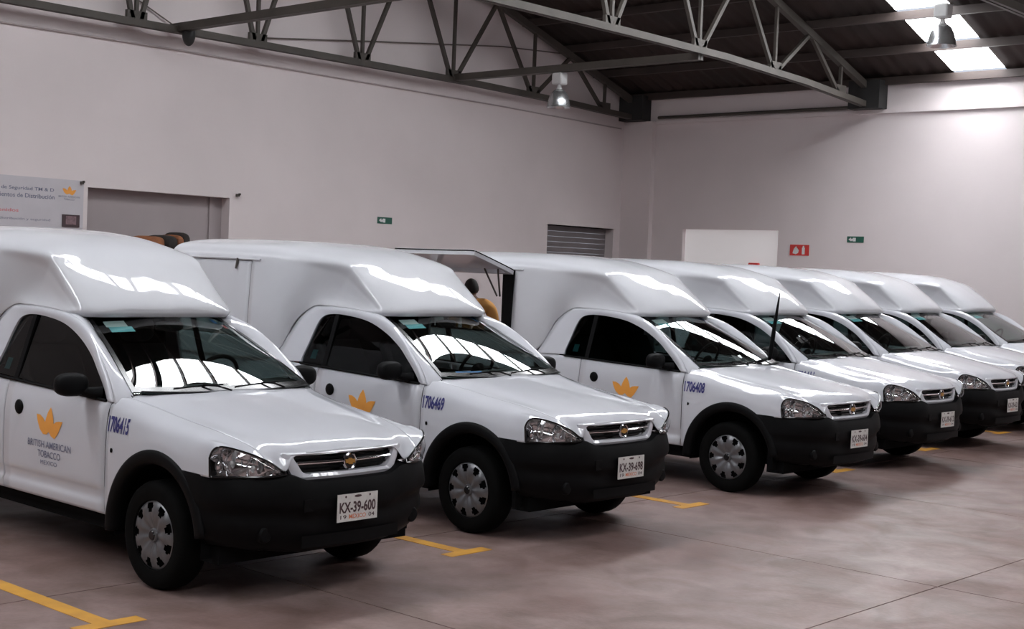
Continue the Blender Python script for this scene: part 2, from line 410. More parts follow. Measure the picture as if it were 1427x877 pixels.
# trusses
TR = [(-17.22, 'dark steel roof truss running along the gable wall'), (-12.06, 'grey steel roof truss crossing above the third van'), (-6.92, 'steel roof truss cut off by the top right corner'), (-1.78, 'steel roof truss overhead nearest the camera')]
LOW = [21.3 - 2.1 * k for k in range(13)]
def chz(y, c=.13):
    u = min(1, (13.7 - abs(y - RIDGE)) / 6.0); return 4.93 + c * u * (2 - u)
for xt, lab in TR:
    t = empty('roof_truss', (xt, YW, 5.0)); tag(t, lab, 'roof truss', 'roof trusses')
    cb = .13 if xt < -15 else .25
    def P(y, z): return Vector((0, y - YW, z - 5.0))
    mb = MB()
    for s in (-1, 1):
        for k in range(12):
            ya, yb = YW - .1 + (YL - YW + .2) * k / 12, YW - .1 + (YL - YW + .2) * (k + 1) / 12
            vv, ff = barv(P(ya, chz(ya, cb)), P(yb, chz(yb, cb)), 0.05, 0.10)
            mb.add(([p + Vector((0.035 * s, 0, 0)) for p in vv], ff))
    mb.obj('bottom_chord', 'steel', t, smooth=False)
    mb = MB()
    for ya, yb in ((YW - .05, RIDGE), (YL + .05, RIDGE)):
        mb.add(barv(P(ya, roofz(ya) - .20), P(yb, roofz(yb) - .20), 0.10, 0.12))
    mb.obj('top_chord', 'steel', t, smooth=False)
    for i, y in enumerate(LOW):
        za = chz(y, cb)
        v_, f_ = barv(P(y, za), P(y, roofz(y) - .2), 0.05, 0.05); mo('vertical_strut', v_, f_, 'steel', t, smooth=False)
        for s in (-1, 1):
            yt = y + s * 1.05
            if YL + .3 < yt < YW - .6:
                v_, f_ = barv(P(y - s * -.06, za + .02), P(yt, roofz(yt) - .2), 0.06, 0.06); mo('diagonal_strut', v_, f_, 'steel', t, smooth=False)
        v_, f_ = boxv(-.03, .03, y - YW - .16, y - YW + .16, za - 5.0 - .02, za - 5.0 + .16); mo('gusset_plate', v_, f_, 'steel', t, smooth=False)
    for yy in (YW - .16, YL + .16):
        v_, f_ = boxv(-.30, .30, yy - YW - .15, yy - YW + .15, -.13, .36); mo('end_plate', v_, f_, 'darksteel', t, smooth=False)
# tie beams along the hall between trusses
for yb, lab in ((11.55, 'steel tie beam joining the trusses at the upper left'), (17.2, 'steel tie beam joining the trusses near the corner lamp')):
    z = chz(yb) - .0
    mb = MB()
    for s in (-1, 1):
        mb.box(XW + .1, -12.06, yb - .045 + .035 * s - .03, yb - .045 + .035 * s + .03, z - .02 + .0, z + .09)
    o = mb.obj('tie_beam', 'steel', None, smooth=False); tag(o, lab, 'beam', 'tie beams')
# clamp on the gable truss
o = mo('beam_clamp', *ellv((0, 0, 0), .09, .10, .17), 'darksteel', None, loc=(-17.08, 11.58, 5.0)); tag(o, 'dark clamp knob where tie beam meets gable truss', 'clamp')
# conduit, cables on the gable wall
o = mo('wall_conduit', *tubev([(XW + .02, 6.0, 4.78), (XW + .02, 11.7, 4.82), (XW + .02, 18.5, 4.78), (XW + .02, 22.2, 4.72)], .014, 6), 'conduit', None); tag(o, 'thin pale conduit along the gable wall below the truss', 'conduit')
o = mo('wall_cable', *tubev([(XW + .03, 13.2, 5.22), (XW + .03, 15.5, 5.50), (XW + .03, 18.6, 5.86), (XW + .03, 20.5, 5.98)], .012, 6), 'cable', None); tag(o, 'thin dark cable slanting across the gable wall', 'cable')
o = mo('wall_cable', *tubev([(XW + .03, 10.4, 5.75), (XW + .03, 11.0, 5.42), (XW + .06, 11.6, 5.14)], .010, 6), 'cable', None); tag(o, 'short cable dropping to the clamp on the gable truss', 'cable')
o = mo('wall_conduit', *tubev([(-16.7, YW - .05, 4.93), (-12.4, YW - .05, 4.93)], .03, 8), 'steel', None); tag(o, 'dark pipe along the side wall ledge between two truss ends', 'pipe')

# high-bay lamps
def lamp(loc, lab, top):
    t = empty('high_bay_lamp', loc); tag(t, lab, 'lamp', 'high bay lamps')
    D = .19
    mo('reflector', *lathev([(.045, .30), (.075, .285), (.115, .25), (.15, .19), (.175, .10), (D, .015), (D + .008, 0), (D, .008), (.165, .11), (.135, .2), (.08, .26), (.0, .28)], 28), 'alum', t)
    mo('neck', *lathev([(.0, .37), (.03, .37), (.035, .33), (.05, .295), (.0, .295)], 16), 'ballast', t)
    v, f = boxv(-.10, .10, -.09, .09, .37, .56); o = mo('ballast_box', v, f, 'ballast', t, bevel=.025)
    mo('hanger', *tubev([(0, 0, .55), (0, 0, .60), (0, 0, top - loc[2])], .005, 8), 'ballast', t)
    mo('bulb', *ellv((0, 0, .12), .045, .045, .09), 'paper', t)
lamp((-14.82, 17.155, 4.46), 'high bay lamp hanging near the hall corner', 5.065)
lamp((-8.45, 17.55, 5.02), 'high bay lamp hanging in front of the skylight', roofz(17.55) - .02)

# banner on the gable wall (extends out of the frame on the left)
t = empty('safety_banner', (XW, 9.0, 2.2)); tag(t, 'pale wall banner with blue heading and orange leaf logo', 'banner')
def on_back(vf, y, z, dx=0.014):
    return [Vector((dx, y - 9.0 + p.x, z - 2.2 + p.y)) for p in vf[0]], vf[1]
bx('panel', 'banner', t, (0.002, .012, 7.2 - 9, 10.22 - 9, 2.12 - 2.2, 2.80 - 2.2))
mo('heading', *on_back(textv('Sistema de Seguridad TM & D', 1.06, .060, .012), 9.24, 2.635), 'greyprint', t, smooth=False)
mo('heading', *on_back(textv('Lineamientos de Distribución', 1.04, .060, .012), 9.26, 2.545), 'greyprint', t, smooth=False)
mo('red_lettering', *on_back(textv('Bienvenidos', .52, .042, .006), 9.00, 2.34), 'redprint', t, smooth=False)
mo('small_lettering', *on_back(textv('Area de trabajo de distribución y seguridad', 1.35, .040), 9.05, 2.225), 'greyprint', t, smooth=False)
mo('leaf_logo', *on_back(triangulated(leafv(.20)), 10.00, 2.645), 'orange', t, smooth=False)
mo('logo_lettering', *on_back(textv('BRITISH AMERICAN', .32, .026), 10.00, 2.565), 'greyprint', t, smooth=False)
mo('logo_lettering', *on_back(textv('TOBACCO', .16, .026), 10.00, 2.53), 'greyprint', t, smooth=False)
t = empty('framed_photo', (XW, 10.03, 2.15)); tag(t, 'small dark framed picture below the leaf logo on the wall', 'picture')
v, f = boxv(.013, .03, -.13, .13, .0, .17); mo('frame', v, f, 'photo_dark', t, smooth=False)
v, f = boxv(.03, .034, -.08, .075, .035, .15); mo('print', v, f, 'photo', t, smooth=False)
for y, z, lab in ((10.18, 2.77, 'small grey bracket above the left corner of the doorway'), (12.82, 2.77, 'small grey bracket above the right corner of the doorway')):
    mb = MB().box(XW, XW + .05, y - .022, y + .022, z - .02, z + .02).box(XW + .03, XW + .08, y + .005, y + .018, z, z + .03)
    tag(mb.obj('wall_bracket', 'steel', None, smooth=False), lab, 'bracket')
# exit signs
def exit_sign(loc, rz, lab, arrow):
    t = empty('exit_sign', loc, rz); tag(t, lab, 'sign')
    bx('board', 'green', t, (-.165, .165, -.008, 0, -.055, .055))
    def fr(vf, x, z): return [Vector((p.x + x, -.0095, p.y + z)) for p in vf[0]], vf[1]
    run = ([Vector(p) for p in ((-.03, .03, 0), (.03, .03, 0), (.03, -.035, 0), (-.03, -.035, 0))], [(3, 2, 1, 0)])
    mo('door_pictogram', *fr(run, .075 if arrow > 0 else -.02, 0), 'paper', t, smooth=False)
    ar = ([Vector((arrow * a, b, 0)) for a, b in ((-.05, .012), (0, .012), (0, .035), (.05, 0), (0, -.035), (0, -.012), (-.05, -.012))], [(0, 1, 2, 3, 4, 5, 6)])
    mo('arrow', *fr(triangulated(ar), -.085, 0), 'paper', t, smooth=False)
exit_sign((XW + .0, 15.875, 2.54), PI / 2, 'small green exit sign on the gable wall', -1)
exit_sign((-12.25, YW, 2.575), 0, 'small green exit sign on the side wall', -1)
t = empty('extinguisher_sign', (-13.38, YW, 2.36)); tag(t, 'red fire extinguisher sign on the side wall', 'sign')
bx('board', 'red', t, (-.2, .2, -.008, 0, -.10, .10))
def fr(vf, x, z): return [Vector((p.x + x, -.0095, p.y + z)) for p in vf[0]], vf[1]
body = ([Vector(p) for p in ((.055, -.075, 0), (.115, -.075, 0), (.115, .04, 0), (.10, .06, 0), (.10, .08, 0), (.07, .08, 0), (.07, .06, 0), (.055, .04, 0))], [tuple(range(8))])
mo('extinguisher_pictogram', *fr(triangulated(body), 0, 0), 'paper', t, smooth=False)
flame = ([Vector(p) for p in ((-.13, -.06, 0), (-.06, -.075, 0), (-.01, -.05, 0), (-.0, .0, 0), (-.03, .035, 0), (-.045, .01, 0), (-.06, .075, 0), (-.10, .03, 0), (-.115, .0, 0))], [tuple(range(9))])
mo('flame_pictogram', *fr(triangulated(flame), -.01, 0), 'paper', t, smooth=False)
# red thing on the white panel door
t = empty('alarm_box', (-14.39, YW + .10, 2.03)); tag(t, 'small red alarm fixture on the white panel door', 'alarm')
bx('housing', 'red', t, (-.11, .11, -.07, 0, -.04, .07), bevel=.012)
mo('button', *lathev([(.0, -.085), (.03, -.085), (.03, -.07)], 14, 'y'), 'paper', t)
# bundle in front of door 1
t = empty('loaded_stack', (-16.85, 11.04, 0)); tag(t, 'brown and dark bundles piled high before the grey panel', 'bundles')
for k in range(4):
    v, f = boxv(-.32, .32, -.36, .36, .46 * k, .46 * (k + 1) - .005); mo('carton', v, f, 'carton', t, smooth=False, bevel=.012)
mo('brown_bundle', *ellv((0, -.20, 1.955), .30, .17, .12, e=.6), 'brown', t)
mo('dark_bundle', *ellv((.02, .02, 1.965), .32, .12, .13, e=.6), 'darkcloth', t)
mo('brown_bundle', *ellv((.04, .15, 1.975), .30, .075, .13, e=.6), 'brown', t)
mo('dark_bundle', *ellv((.0, .285, 1.99), .28, .085, .155, e=.6), 'darkcloth', t)

# parking lines
def line(y, x1, lab):
    t = empty('parking_line', (x1, y, 0)); tag(t, lab, 'floor line', 'yellow parking lines')
    bx('stripe', 'yellow', t, (-5.2, .05, -.05, .05, 0.0, .003)); bx('end_bar', 'yellow', t, (.05, .15, -.17, .20, 0, .003))
for y, x1, lab in ((3.71, -6.12, 'yellow parking line in the near left corner'), (6.38, -6.25, 'yellow parking line between first and second van'), (9.12, -6.42, 'yellow parking line between second and third van'),
                   (12.05, -6.72, 'yellow parking line between third and fourth van'), (14.5, -7.0, 'yellow parking line between fourth and fifth van'), (17.05, -7.25, 'yellow parking line between fifth and sixth van')):
    line(y, x1, lab)

# ================================================================== the van
van = empty('delivery_van'); VAN = van
def zlow(x):
    c, r = -.02, .465
    if abs(x - c) < r: return max(.345, .30 + math.sqrt(r * r - (x - c) ** 2)) if x < .28 else max(.69, .30 + math.sqrt(r * r - (x - c) ** 2))
    return .69 if x > 0 else .345
# ---- front clip loft: columns from the leading edge to the cowl, rows centre -> bottom
C0 = [(.695, 0, .812), (.690, .20, .810), (.672, .37, .797), (.690, .45, .725), (.672, .555, .780), (.61, .675, .832), (.505, .758, .850), (.462, .783, .79), (.475, .79, .69)]
C1 = [(.60, 0, .868), (.595, .20, .866), (.585, .38, .853), (.578, .485, .845), (.560, .578, .846), (.515, .685, .860), (.43, .752, .866), (.41, .786, .79), (.42, .795, .69)]
C2 = [(.35, 0, .932), (.35, .21, .929), (.34, .41, .919), (.335, .53, .905), (.325, .62, .903), (.30, .70, .893), (.28, .757, .858), (.28, .789, .78), (.28, .797, .69)]
C3 = [(.10, 0, .978), (.10, .22, .975), (.08, .44, .966), (.05, .56, .952), (.03, .642, .943), (.0, .712, .925), (-.02, .765, .885), (-.02, .79, .82), (-.02, .797, .76)]
C4 = [(-.15, 0, 1.018), (-.15, .23, 1.015), (-.17, .45, 1.007), (-.20, .57, .995), (-.24, .655, .983), (-.27, .72, .960), (-.28, .768, .91), (-.28, .79, .80), (-.28, .795, .66)]
C5 = [(-.36, 0, 1.048), (-.37, .25, 1.046), (-.385, .46, 1.041), (-.41, .60, 1.032), (-.465, .695, 1.018), (-.531, .745, .985), (-.531, .772, .91), (-.531, .787, .75), (-.531, .78, .345)]
NW, NU = 65, 34
G = surf([C0, C1, C2, C3, C4, C5], NU, NW)
jl = NW - 1
for i in range(NU):                     # re-seat the lowest rows on the arch
    zl = zlow(G[i][jl].x); j0 = int(NW * 6.4 / 8)
    za = G[i][j0].z
    for j in range(j0, NW):
        f = (j - j0) / (jl - j0); G[i][j].z = za + (zl - za) * f
JH = int((NW - 1) * 4 / 8)
Hood = mirror_full([r[:JH + 1] for r in G])
mo('hood', *gridmesh(Hood), 'paint', van, out=(0, 0, -2), solid=.004)
fend = {}
for s in (-1, 1):
    F = [r[JH:] for r in G]
    F = [[Vector((v.x, v.y * s, v.z)) for v in r] for r in F]
    fend[s] = mo('fender', *gridmesh(F), 'paint', van, out=(0, 0, .3), solid=.004)
fbvh = BVHTree.FromPolygons([v.co.copy() for v in fend[-1].data.vertices], [tuple(p.vertices) for p in fend[-1].data.polygons])
# ---- door skins, sills and bed sides
SIDE = [(.752, 1.0), (.772, .94), (.784, .85), (.789, .72), (.789, .60), (.786, .505), (.776, .47), (.772, .43), (.782, .395), (.778, .345)]
def belt(x): return .985 + (-.58 - x) * (.045 / 1.36)
def sidey(z, zt):
    """lateral offset of the body side at height z when the belt is at zt"""
    pts = [(SIDE[0][0], zt)] + SIDE[1:]
    for k in range(len(pts) - 1):
        if pts[k][1] >= z >= pts[k + 1][1]:
            f = (pts[k][1] - z) / (pts[k][1] - pts[k + 1][1]); return pts[k][0] + f * (pts[k + 1][0] - pts[k][0])
    return pts[0][0] if z > zt else pts[-1][0]
def sidegrid(x0, x1, n, low=None):
    out = []
    for i in range(n):
        x = x0 + (x1 - x0) * i / (n - 1); zt = belt(x)
        c = curve([(x, a, b if k else zt) for k, (a, b) in enumerate(SIDE)], 30)
        if low:
            zl = low(x)
            if zl > .35:
                c = [Vector((x, sidey(zt + (zl - zt) * k / 29, zt), zt + (zl - zt) * k / 29)) for k in range(30)]
        out.append(c)
    return out
def zlow_r(x):
    c, r = -2.714, .40
    return .30 + math.sqrt(r * r - (x - c) ** 2) if abs(x - c) < r - .002 else .345
doors = {}
for s in (-1, 1):
    D = sidegrid(-.537, -1.708, 14)
    if s < 0: D = flipy(D)
    doors[s] = mo('door', *gridmesh(D), 'paint', van, out=(-1.1, 0, .7), solid=.004)
    B = sidegrid(-1.714, -3.70, 60, zlow_r)
    if s < 0: B = flipy(B)
    mo('bed_side', *gridmesh(B), 'paint', van, out=(-2.7, 0, .7), solid=.004)
# ---- greenhouse frame: outer outline and window outline
OUT = [(-.515, .748, .985), (-.60, .728, 1.09), (-.72, .700, 1.195), (-.86, .665, 1.30), (-1.04, .632, 1.395), (-1.28, .610, 1.455), (-1.60, .600, 1.482), (-1.92, .602, 1.480), (-2.00, .612, 1.455), (-2.10, .640, 1.37), (-2.17, .685, 1.24), (-2.24, .735, 1.09), (-2.28, .750, 1.03)]
INN = [(-.585, .752, .988), (-.66, .728, 1.055), (-.77, .705, 1.145), (-.90, .675, 1.235), (-1.08, .647, 1.325), (-1.30, .626, 1.395), (-1.56, .617, 1.426), (-1.74, .618, 1.425), (-1.83, .628, 1.395), (-1.875, .650, 1.32), (-1.905, .690, 1.20), (-1.93, .735, 1.085), (-1.925, .750, 1.045)]
NF = 61
oc, ic = curve(OUT, NF), curve(INN, NF)
WS0, WS1 = Vector((-.445, .672, 1.034)), Vector((-1.26, .497, 1.445))
for s in (-1, 1):
    sg = lambda v: Vector((v.x, v.y * s, v.z))
    Gf = []
    for k in range(NF):
        o_, i_ = oc[k], ic[k]; mid = o_.lerp(i_, .5) + Vector((0, .012, 0))
        Gf.append([sg(x) for x in (o_, o_.lerp(mid, .5) + Vector((0, .004, 0)), mid, mid.lerp(i_, .6), i_, i_ + Vector((0, -.03, 0)))])
    mo('window_frame', *gridmesh(Gf), 'paint', van, out=(-1.2, 0, 1.1), solid=.004)
    # A pillar between windscreen edge and frame
    ns = 26; ap = []
    for k in range(ns):
        t = k / (ns - 1)
        a = WS0.lerp(WS1, t) + Vector((0.006, .003, .011)) * math.sin(PI * t)
        b = oc[int(t * (NF - 1) * 5.2 / 12)]
        md = a.lerp(b, .55) + Vector((.010, .014, .012)) * min(1, t * 4)
        ap.append([sg(x) for x in (a + Vector((-.012, -.004, -.006)), a, a.lerp(md, .5) + Vector((.003, .005, .004)), md, md.lerp(b, .6) + Vector((.0, .004, .002)), b)])
    ap.insert(0, [p + Vector((.03, 0, -.035)) for p in ap[0]])
    mo('windscreen_pillar', *gridmesh(ap), 'paint', van, out=(-1.0, 0, 1.0), solid=.003)
    # side glass
    d_ = doors[s]
    gl = [sg(v + Vector((0, -.016, 0))) for v in ic]
    mo('window', gl, [tuple(range(NF))], 'tint', d_, smooth=False)
    v0, v1 = sg(Vector((-1.665, .742, 1.03))), sg(Vector((-1.66, .618, 1.43)))
    mo('window_pillar', *barv(v0 + Vector((0, -.012 * s, 0)), v1 + Vector((0, -.012 * s, 0)), .045, .018), 'plastic', d_, smooth=False)
    # black belt seal
    bs = [sg(Vector((x, .757, belt(x) + .004))) for x in [-.585 - 1.34 * k / 12 for k in range(13)]]
    mo('belt_seal', *tubev(bs, .009, 6), 'plastic', d_)
    # round handle recess and grip
    hx, hz = -1.53, .865; hy = s * (sidey(hz, 1.0) + .001)
    hd = mo('handle', *ellv((hx, hy + s * .004, hz), .048, .014, .046, 20, 8), 'plastic', d_)
    # mirror
    mr = mo('mirror', *ellv((-.77, s * .88, 1.07), .065, .105, .068, 20, 12, .75), 'plastic', van)
    mo('mirror_arm', *tubev([(-.70, s * .72, 1.015), (-.73, s * .79, 1.025), (-.76, s * .85, 1.045)], [.045, .032, .028], 10), 'plastic', mr)
    mo('mirror_glass', *lathev([(.0, 0), (.055, 0), (.055, .004)], 20, 'x', (-.836, s * .88, 1.07)), 'chrome', mr)
    # wheel arch flare
    fl_ = []
    for k in range(49):
        a = math.radians(8 + 176 * k / 48); ca, sa = math.cos(a), math.sin(a)
        row = []
        for r, y in ((.478, .788), (.472, .803), (.455, .812), (.425, .812), (.405, .806), (.395, .79), (.395, .70)):
            row.append(Vector((-.02 + r * ca, s * y, max(.30 + r * sa, .30 + r * sa))))
        fl_.append(row)
    mo('wheel_arch', *gridmesh(fl_), 'plastic', van, out=(-.02, 0, .3), solid=.004)
    for cx, rr in ((-.02, .42), (-2.714, .40)):
        lin = [[Vector((cx + rr * math.cos(a), s * y, .30 + rr * math.sin(a))) for y in (.775, .45)] for a in [math.radians(-8 + 196 * k / 24) for k in range(25)]]
        lv, lf = gridmesh(lin); n = len(lv)
        lf.append(tuple(2 * k + 1 for k in range(25)))
        mo('wheel_house', lv, lf, 'dark', van)
    # small round repeater on the fender
    mo('repeater', *ellv((-.465, s * .792, .72), .011, .006, .014, 10, 6), 'plastic', fend[s])
# ---- windscreen with dark border, cowl and wipers
def wsp(t, q):
    """t 0 bottom..1 top, q -1..1"""
    a = abs(q)
    lo = Vector((-.345 - .100 * a ** 2.4, .675 * q, 1.034 + .004 * a * a)); hi = Vector((-1.145 - .115 * a ** 2.2, .500 * q, 1.472 - .027 * a * a))
    p = lo.lerp(hi, t); b = math.sin(PI * t)
    return p + Vector((.006, 0, .011)) * b + Vector((.010, 0, .0)) * (1 - a * a) * b
Wg = [[wsp(i / 16, -1 + 2 * j / 24) for j in range(25)] for i in range(17)]
wso = mo('windscreen', *gridmesh(Wg), 'windscreen', van, out=(-1.2, 0, .8))
def bandpts(off):
    e = [(0.012, -1 + 2 * k / 30) for k in range(31)] + [(k / 24, 1) for k in range(1, 25)] + [(1, 1 - 2 * k / 30) for k in range(1, 31)] + [(1 - k / 24, -1) for k in range(1, 25)]
    r = []
    for t, q in e:
        tt = min(max(t, .0 + off * 1.6), 1 - off * .8); qq = max(min(q, 1 - off), -1 + off)
        r.append(wsp(tt, qq) + Vector((.003, 0, .004)))
    return r
b0, b1 = bandpts(0.0), bandpts(.042)
mo('border', *gridmesh([b0, b1]), 'gloss_black', wso)
cw = [[Vector((-.335 - .085 * a_ ** 2.2 + dx, .62 * q, 1.030 + .012 * a_ * a_ + dz)) for q in [-1 + 2 * k / 20 for k in range(21)] for a_ in [abs(q)]] for dx, dz in ((.03, .004), (-.0, .010), (-.05, .0))]
mo('cowl', *gridmesh(cw), 'plastic', van, solid=.003)
for q0, q1, t1 in ((-.62, -.02, .10), (.02, .72, .10)):
    p0 = wsp(.0, q0 + .55) + Vector((.02, 0, .012)); p1 = wsp(t1 - .03, (q0 + q1) / 2) + Vector((.006, 0, .010))
    wa = mo('wiper', *tubev([p0, p0.lerp(p1, .5) + Vector((.004, 0, .01)), p1], .006, 6), 'plastic', van)
    mo('wiper_blade', *tubev([wsp(t1 - .055, q0) + Vector((.004, 0, .006)), wsp(t1 - .03, (q0 + q1) / 2) + Vector((.004, 0, .006)), wsp(t1 - .02, q1) + Vector((.004, 0, .006))], .004, 6), 'plastic', wa)
# ---- bumper
BP = [(.735, 0), (.733, .12), (.722, .28), (.700, .42), (.660, .54), (.600, .655), (.520, .738), (.440, .783), (.380, .796), (.235, .799)]
bc = curve([(x, y, 0) for x, y in BP], 40)
BR = [(-.06, 1.0, .0), (-.022, 1.0, .0), (.004, .985, -.006), (.020, .90, 0), (.030, .78, 0), (.036, .66, 0), (.030, .60, 0), (.008, .55, 0), (.004, .46, 0), (.010, .40, 0), (.012, .30, 0), (-.010, .16, 0), (-.05, .04, 0), (-.11, 0.0, 0)]
Bm = []
for k, p in enumerate(bc):
    d_ = (bc[min(k + 1, 39)] - bc[max(k - 1, 0)]).normalized(); n_ = Vector((d_.y, -d_.x, 0))
    ft = min(1, max(0, (p.y - .28) / .14)); ft = ft * ft * (3 - 2 * ft)
    zt = .662 + .040 * ft; zb = .262 + .05 * max(0, (p.y - .3)) * 2
    side = max(0, (p.y - .70) / .1)
    row = []
    for off, fz, _ in BR:
        o_ = off if side <= 0 else off * (1 - .75 * min(1, side))
        if fz < .3: o_ = off * 1.0
        q = p + n_ * o_; q.z = zb + (zt - zb) * fz
        if p.y > .7: q.x = max(q.x, -.02 + math.sqrt(max(0, .435 ** 2 - (q.z - .30) ** 2)))
        row.append(q)
    Bm.append(row)
Bf = [[Vector((v.x, -v.y, v.z)) for v in r] for r in reversed(Bm[1:])] + Bm
bump_o = mo('front_bumper', *gridmesh(Bf), 'plastic', van, out=(.2, 0, .4), solid=.006)
# lower air slot and fog lamp recesses sit on the bumper
sl = [[Vector((x_ + .018, y_, z_)) for y_ in [-.36 + .72 * k / 12 for k in range(13)] for x_ in [.742 - .16 * y_ * y_]] for z_ in (.31, .33, .35, .375)]
mo('air_slot', *gridmesh(sl), 'plastic', bump_o)
for s in (-1, 1):
    mo('fog_lamp_cover', *lathev([(.0, .018), (.035, .016), (.045, .006), (.045, -.02)], 18, 'x', (.655, s * .55, .39)), 'plastic', bump_o)
mo('tow_cap', *boxv(.748, .752, -.36, -.29, .505, .57), 'plastic', bump_o, smooth=False)
# ---- number plate
pl_ = empty('number_plate', (.784, 0, .432), 0, van)
mo('plate_panel', *boxv(-.004, 0, -.15, .15, 0, .15), 'plate', pl_, smooth=False)
def on_plate(vf, y, z): return [Vector((.0012, y + p.x, z + p.y)) for p in vf[0]], vf[1]
mo('state_lettering', *on_plate(textv('MEXICO', .125, .024, .012), .0, .026), 'platered', pl_, smooth=False)
for yy, tx in ((-.105, '19'), (.105, '04')):
    mo('plate_marks', *on_plate(textv(tx, .045, .022, .008), yy, .026), 'plateink', pl_, smooth=False)
mo('plate_slot', *on_plate(([Vector((.028 * math.cos(2 * PI * k / 16), .007 * math.sin(2 * PI * k / 16), 0)) for k in range(16)], [tuple(range(16))]), 0, .135), 'plateink', pl_, smooth=False)
for yy in (-.09, .09):
    mo('plate_bolt', *on_plate(([Vector((.007 * math.cos(2 * PI * k / 10), .007 * math.sin(2 * PI * k / 10), 0)) for k in range(10)], [tuple(range(10))]), yy, .135), 'plateink', pl_, smooth=False)
def plate_number(parent, s): return mo('plate_number', *on_plate(textv(s, .27, .062, .03), 0, .077), 'plateink', parent, smooth=False)
# ---- grille with surround, bar and badge
def gx(y, z): return .700 - .26 * y * y - .35 * (z - .70) * abs(z - .70) * 0 - .12 * max(0, z - .74) + .10 * max(0, .70 - z)
def rtrap(yt, yb, z1, z0, r, n=12):
    """rounded trapezoid outline (y, z), counter-clockwise"""
    P_ = [(-yt, z1), (-yb, z0), (yb, z0), (yt, z1)]; out = []
    for k in range(4):
        p = Vector(P_[k]); a = Vector(P_[k - 1]); b = Vector(P_[(k + 1) % 4])
        pa = p + (a - p).normalized() * r; pb = p + (b - p).normalized() * r
        m_ = max(1, n)
        for i in range(m_ + 1):
            t = i / m_; out.append(pa.lerp(p, t).lerp(p.lerp(pb, t), t))
        nx_ = Vector(P_[(k + 1) % 4]); st = pb; en = nx_ + (p - nx_).normalized() * r
        for i in range(1, 14): out.append(st.lerp(en, i / 14))
    return out
go = rtrap(.455, .365, .812, .664, .03); gi = rtrap(.385, .315, .796, .696, .030)
def g3(L, dx): return [Vector((gx(p.x, p.y) + dx, p.x, p.y)) for p in L]
lay = [g3(go, -.02), g3(go, .004), [a.lerp(b, .5) + Vector((.010, 0, 0)) for a, b in zip(g3(go, .006), g3(gi, .004))], g3(gi, .006), g3(gi, -.04)]
lay = [l + [l[0]] for l in lay]
mo('grille_surround', *gridmesh(lay), 'paint', van, out=(0, 0, .74))
gb = g3(gi, -.035)
gr = mo('grille', gb, [tuple(range(len(gb)))], 'gloss_black', van, smooth=False)
for z_, in ((.722,), (.770,)):
    h = .36 if z_ > .75 else .32
    mo('grille_slat', *tubev([(gx(y, z_) - .020, y, z_) for y in [-h + 2 * h * k / 14 for k in range(15)]], .006, 6), 'dark', gr)
mo('chrome_bar', *tubev([(gx(y, .752) - .006, y, .752) for y in [-.345 + .69 * k / 16 for k in range(17)]], .0085, 8), 'chrome', gr)
em = mo('badge', *lathev([(.036, .0), (.037, .010), (.042, .014), (.047, .010), (.048, .0)], 28, 'x', (gx(0, .748) - .0, 0, .748)), 'chrome', gr)
bt = [(-.032, -.010), (-.013, -.010), (-.010, -.017), (.017, -.017), (.014, -.010), (.036, -.010), (.032, .010), (.013, .010), (.010, .017), (-.017, .017), (-.014, .010), (-.036, .010)]
xb = gx(0, .748) + .006
vv = [(xb, a, .748 + b) for a, b in bt] + [(xb + .008, a, .748 + b) for a, b in bt]
ff = [tuple(range(11, -1, -1)), tuple(range(12, 24))] + [(k, (k + 1) % 12, 12 + (k + 1) % 12, 12 + k) for k in range(12)]
mo('badge_cross', vv, ff, 'gold', gr, smooth=False)
mo('badge_field', *lathev([(.0, .006), (.037, .006)], 20, 'x', (gx(0, .748), 0, .748)), 'gloss_black', gr)
# ---- headlamps
lead = curve(C0, 129)
top = [lead[int(128 * (3.0 + 4.0 * k / 24) / 8)] for k in range(25)]           # inner tip -> outer corner
low = curve([(.700, .45, .705), (.690, .52, .702), (.655, .60, .700), (.590, .69, .698), (.52, .757, .696), (.478, .79, .694)], 25)
for s in (-1, 1):
    sg = lambda v: Vector((v.x, v.y * s, v.z))
    hl = empty('headlamp', (0, 0, 0), 0, van)
    L_, Bk = [], []
    for k in range(25):
        a, b = top[k] + Vector((-.004, 0, -.003)), low[k]
        r, rb = [], []
        out_ = Vector((.55 - .35 * k / 24, .1 + .5 * k / 24, 0)).normalized()
        for q in range(9):
            t = q / 8; p = a.lerp(b, t) + out_ * .022 * math.sin(PI * t) * math.sin(PI * min(1, .15 + k / 24))
            r.append(sg(p)); rb.append(sg(a.lerp(b, t) - out_ * (.055 * math.sin(PI * t) + .006)))
        L_.append(r); Bk.append(rb)
    mo('lamp_housing', *gridmesh(Bk), 'reflector', hl)
    mo('lens', *gridmesh(L_), 'lens', hl, out=(.3, 0, .75))
    rim = [sg(v + Vector((.001, .001, .001))) for v in top] + [sg(v) for v in reversed(low)]
    mo('lamp_seal', *tubev(rim + [rim[0]], .0055, 6, cap=False), 'gloss_black', hl)
    for (x, y, z, r) in ((.600, .60, .742, .046), (.525, .685, .765, .052)):
        c = Vector((x, s * y, z)); d_ = Vector((.92, .25 * s, 0.08)).normalized()
        pv, pf = lathev([(.012, -.03), (r * .55, -.018), (r * .85, .0), (r, .022), (r * 1.06, .022)], 20, 'z')
        rot = d_.to_track_quat('Z', 'Y').to_matrix()
        bowl = mo('bowl', [c + rot @ p for p in pv], pf, 'chrome', hl)
        mo('bulb', *ellv(c + d_ * .004, .012, .012, .012, 10, 6), 'paper', hl)
    mo('lamp_divider', *tubev([(.63, s * .545, .705), (.605, s * .555, .77)], .010, 6), 'gloss_black', hl)
    mo('turn_lamp', *ellv((.475, s * .735, .745), .022, .02, .035, 12, 8), 'chrome', hl)
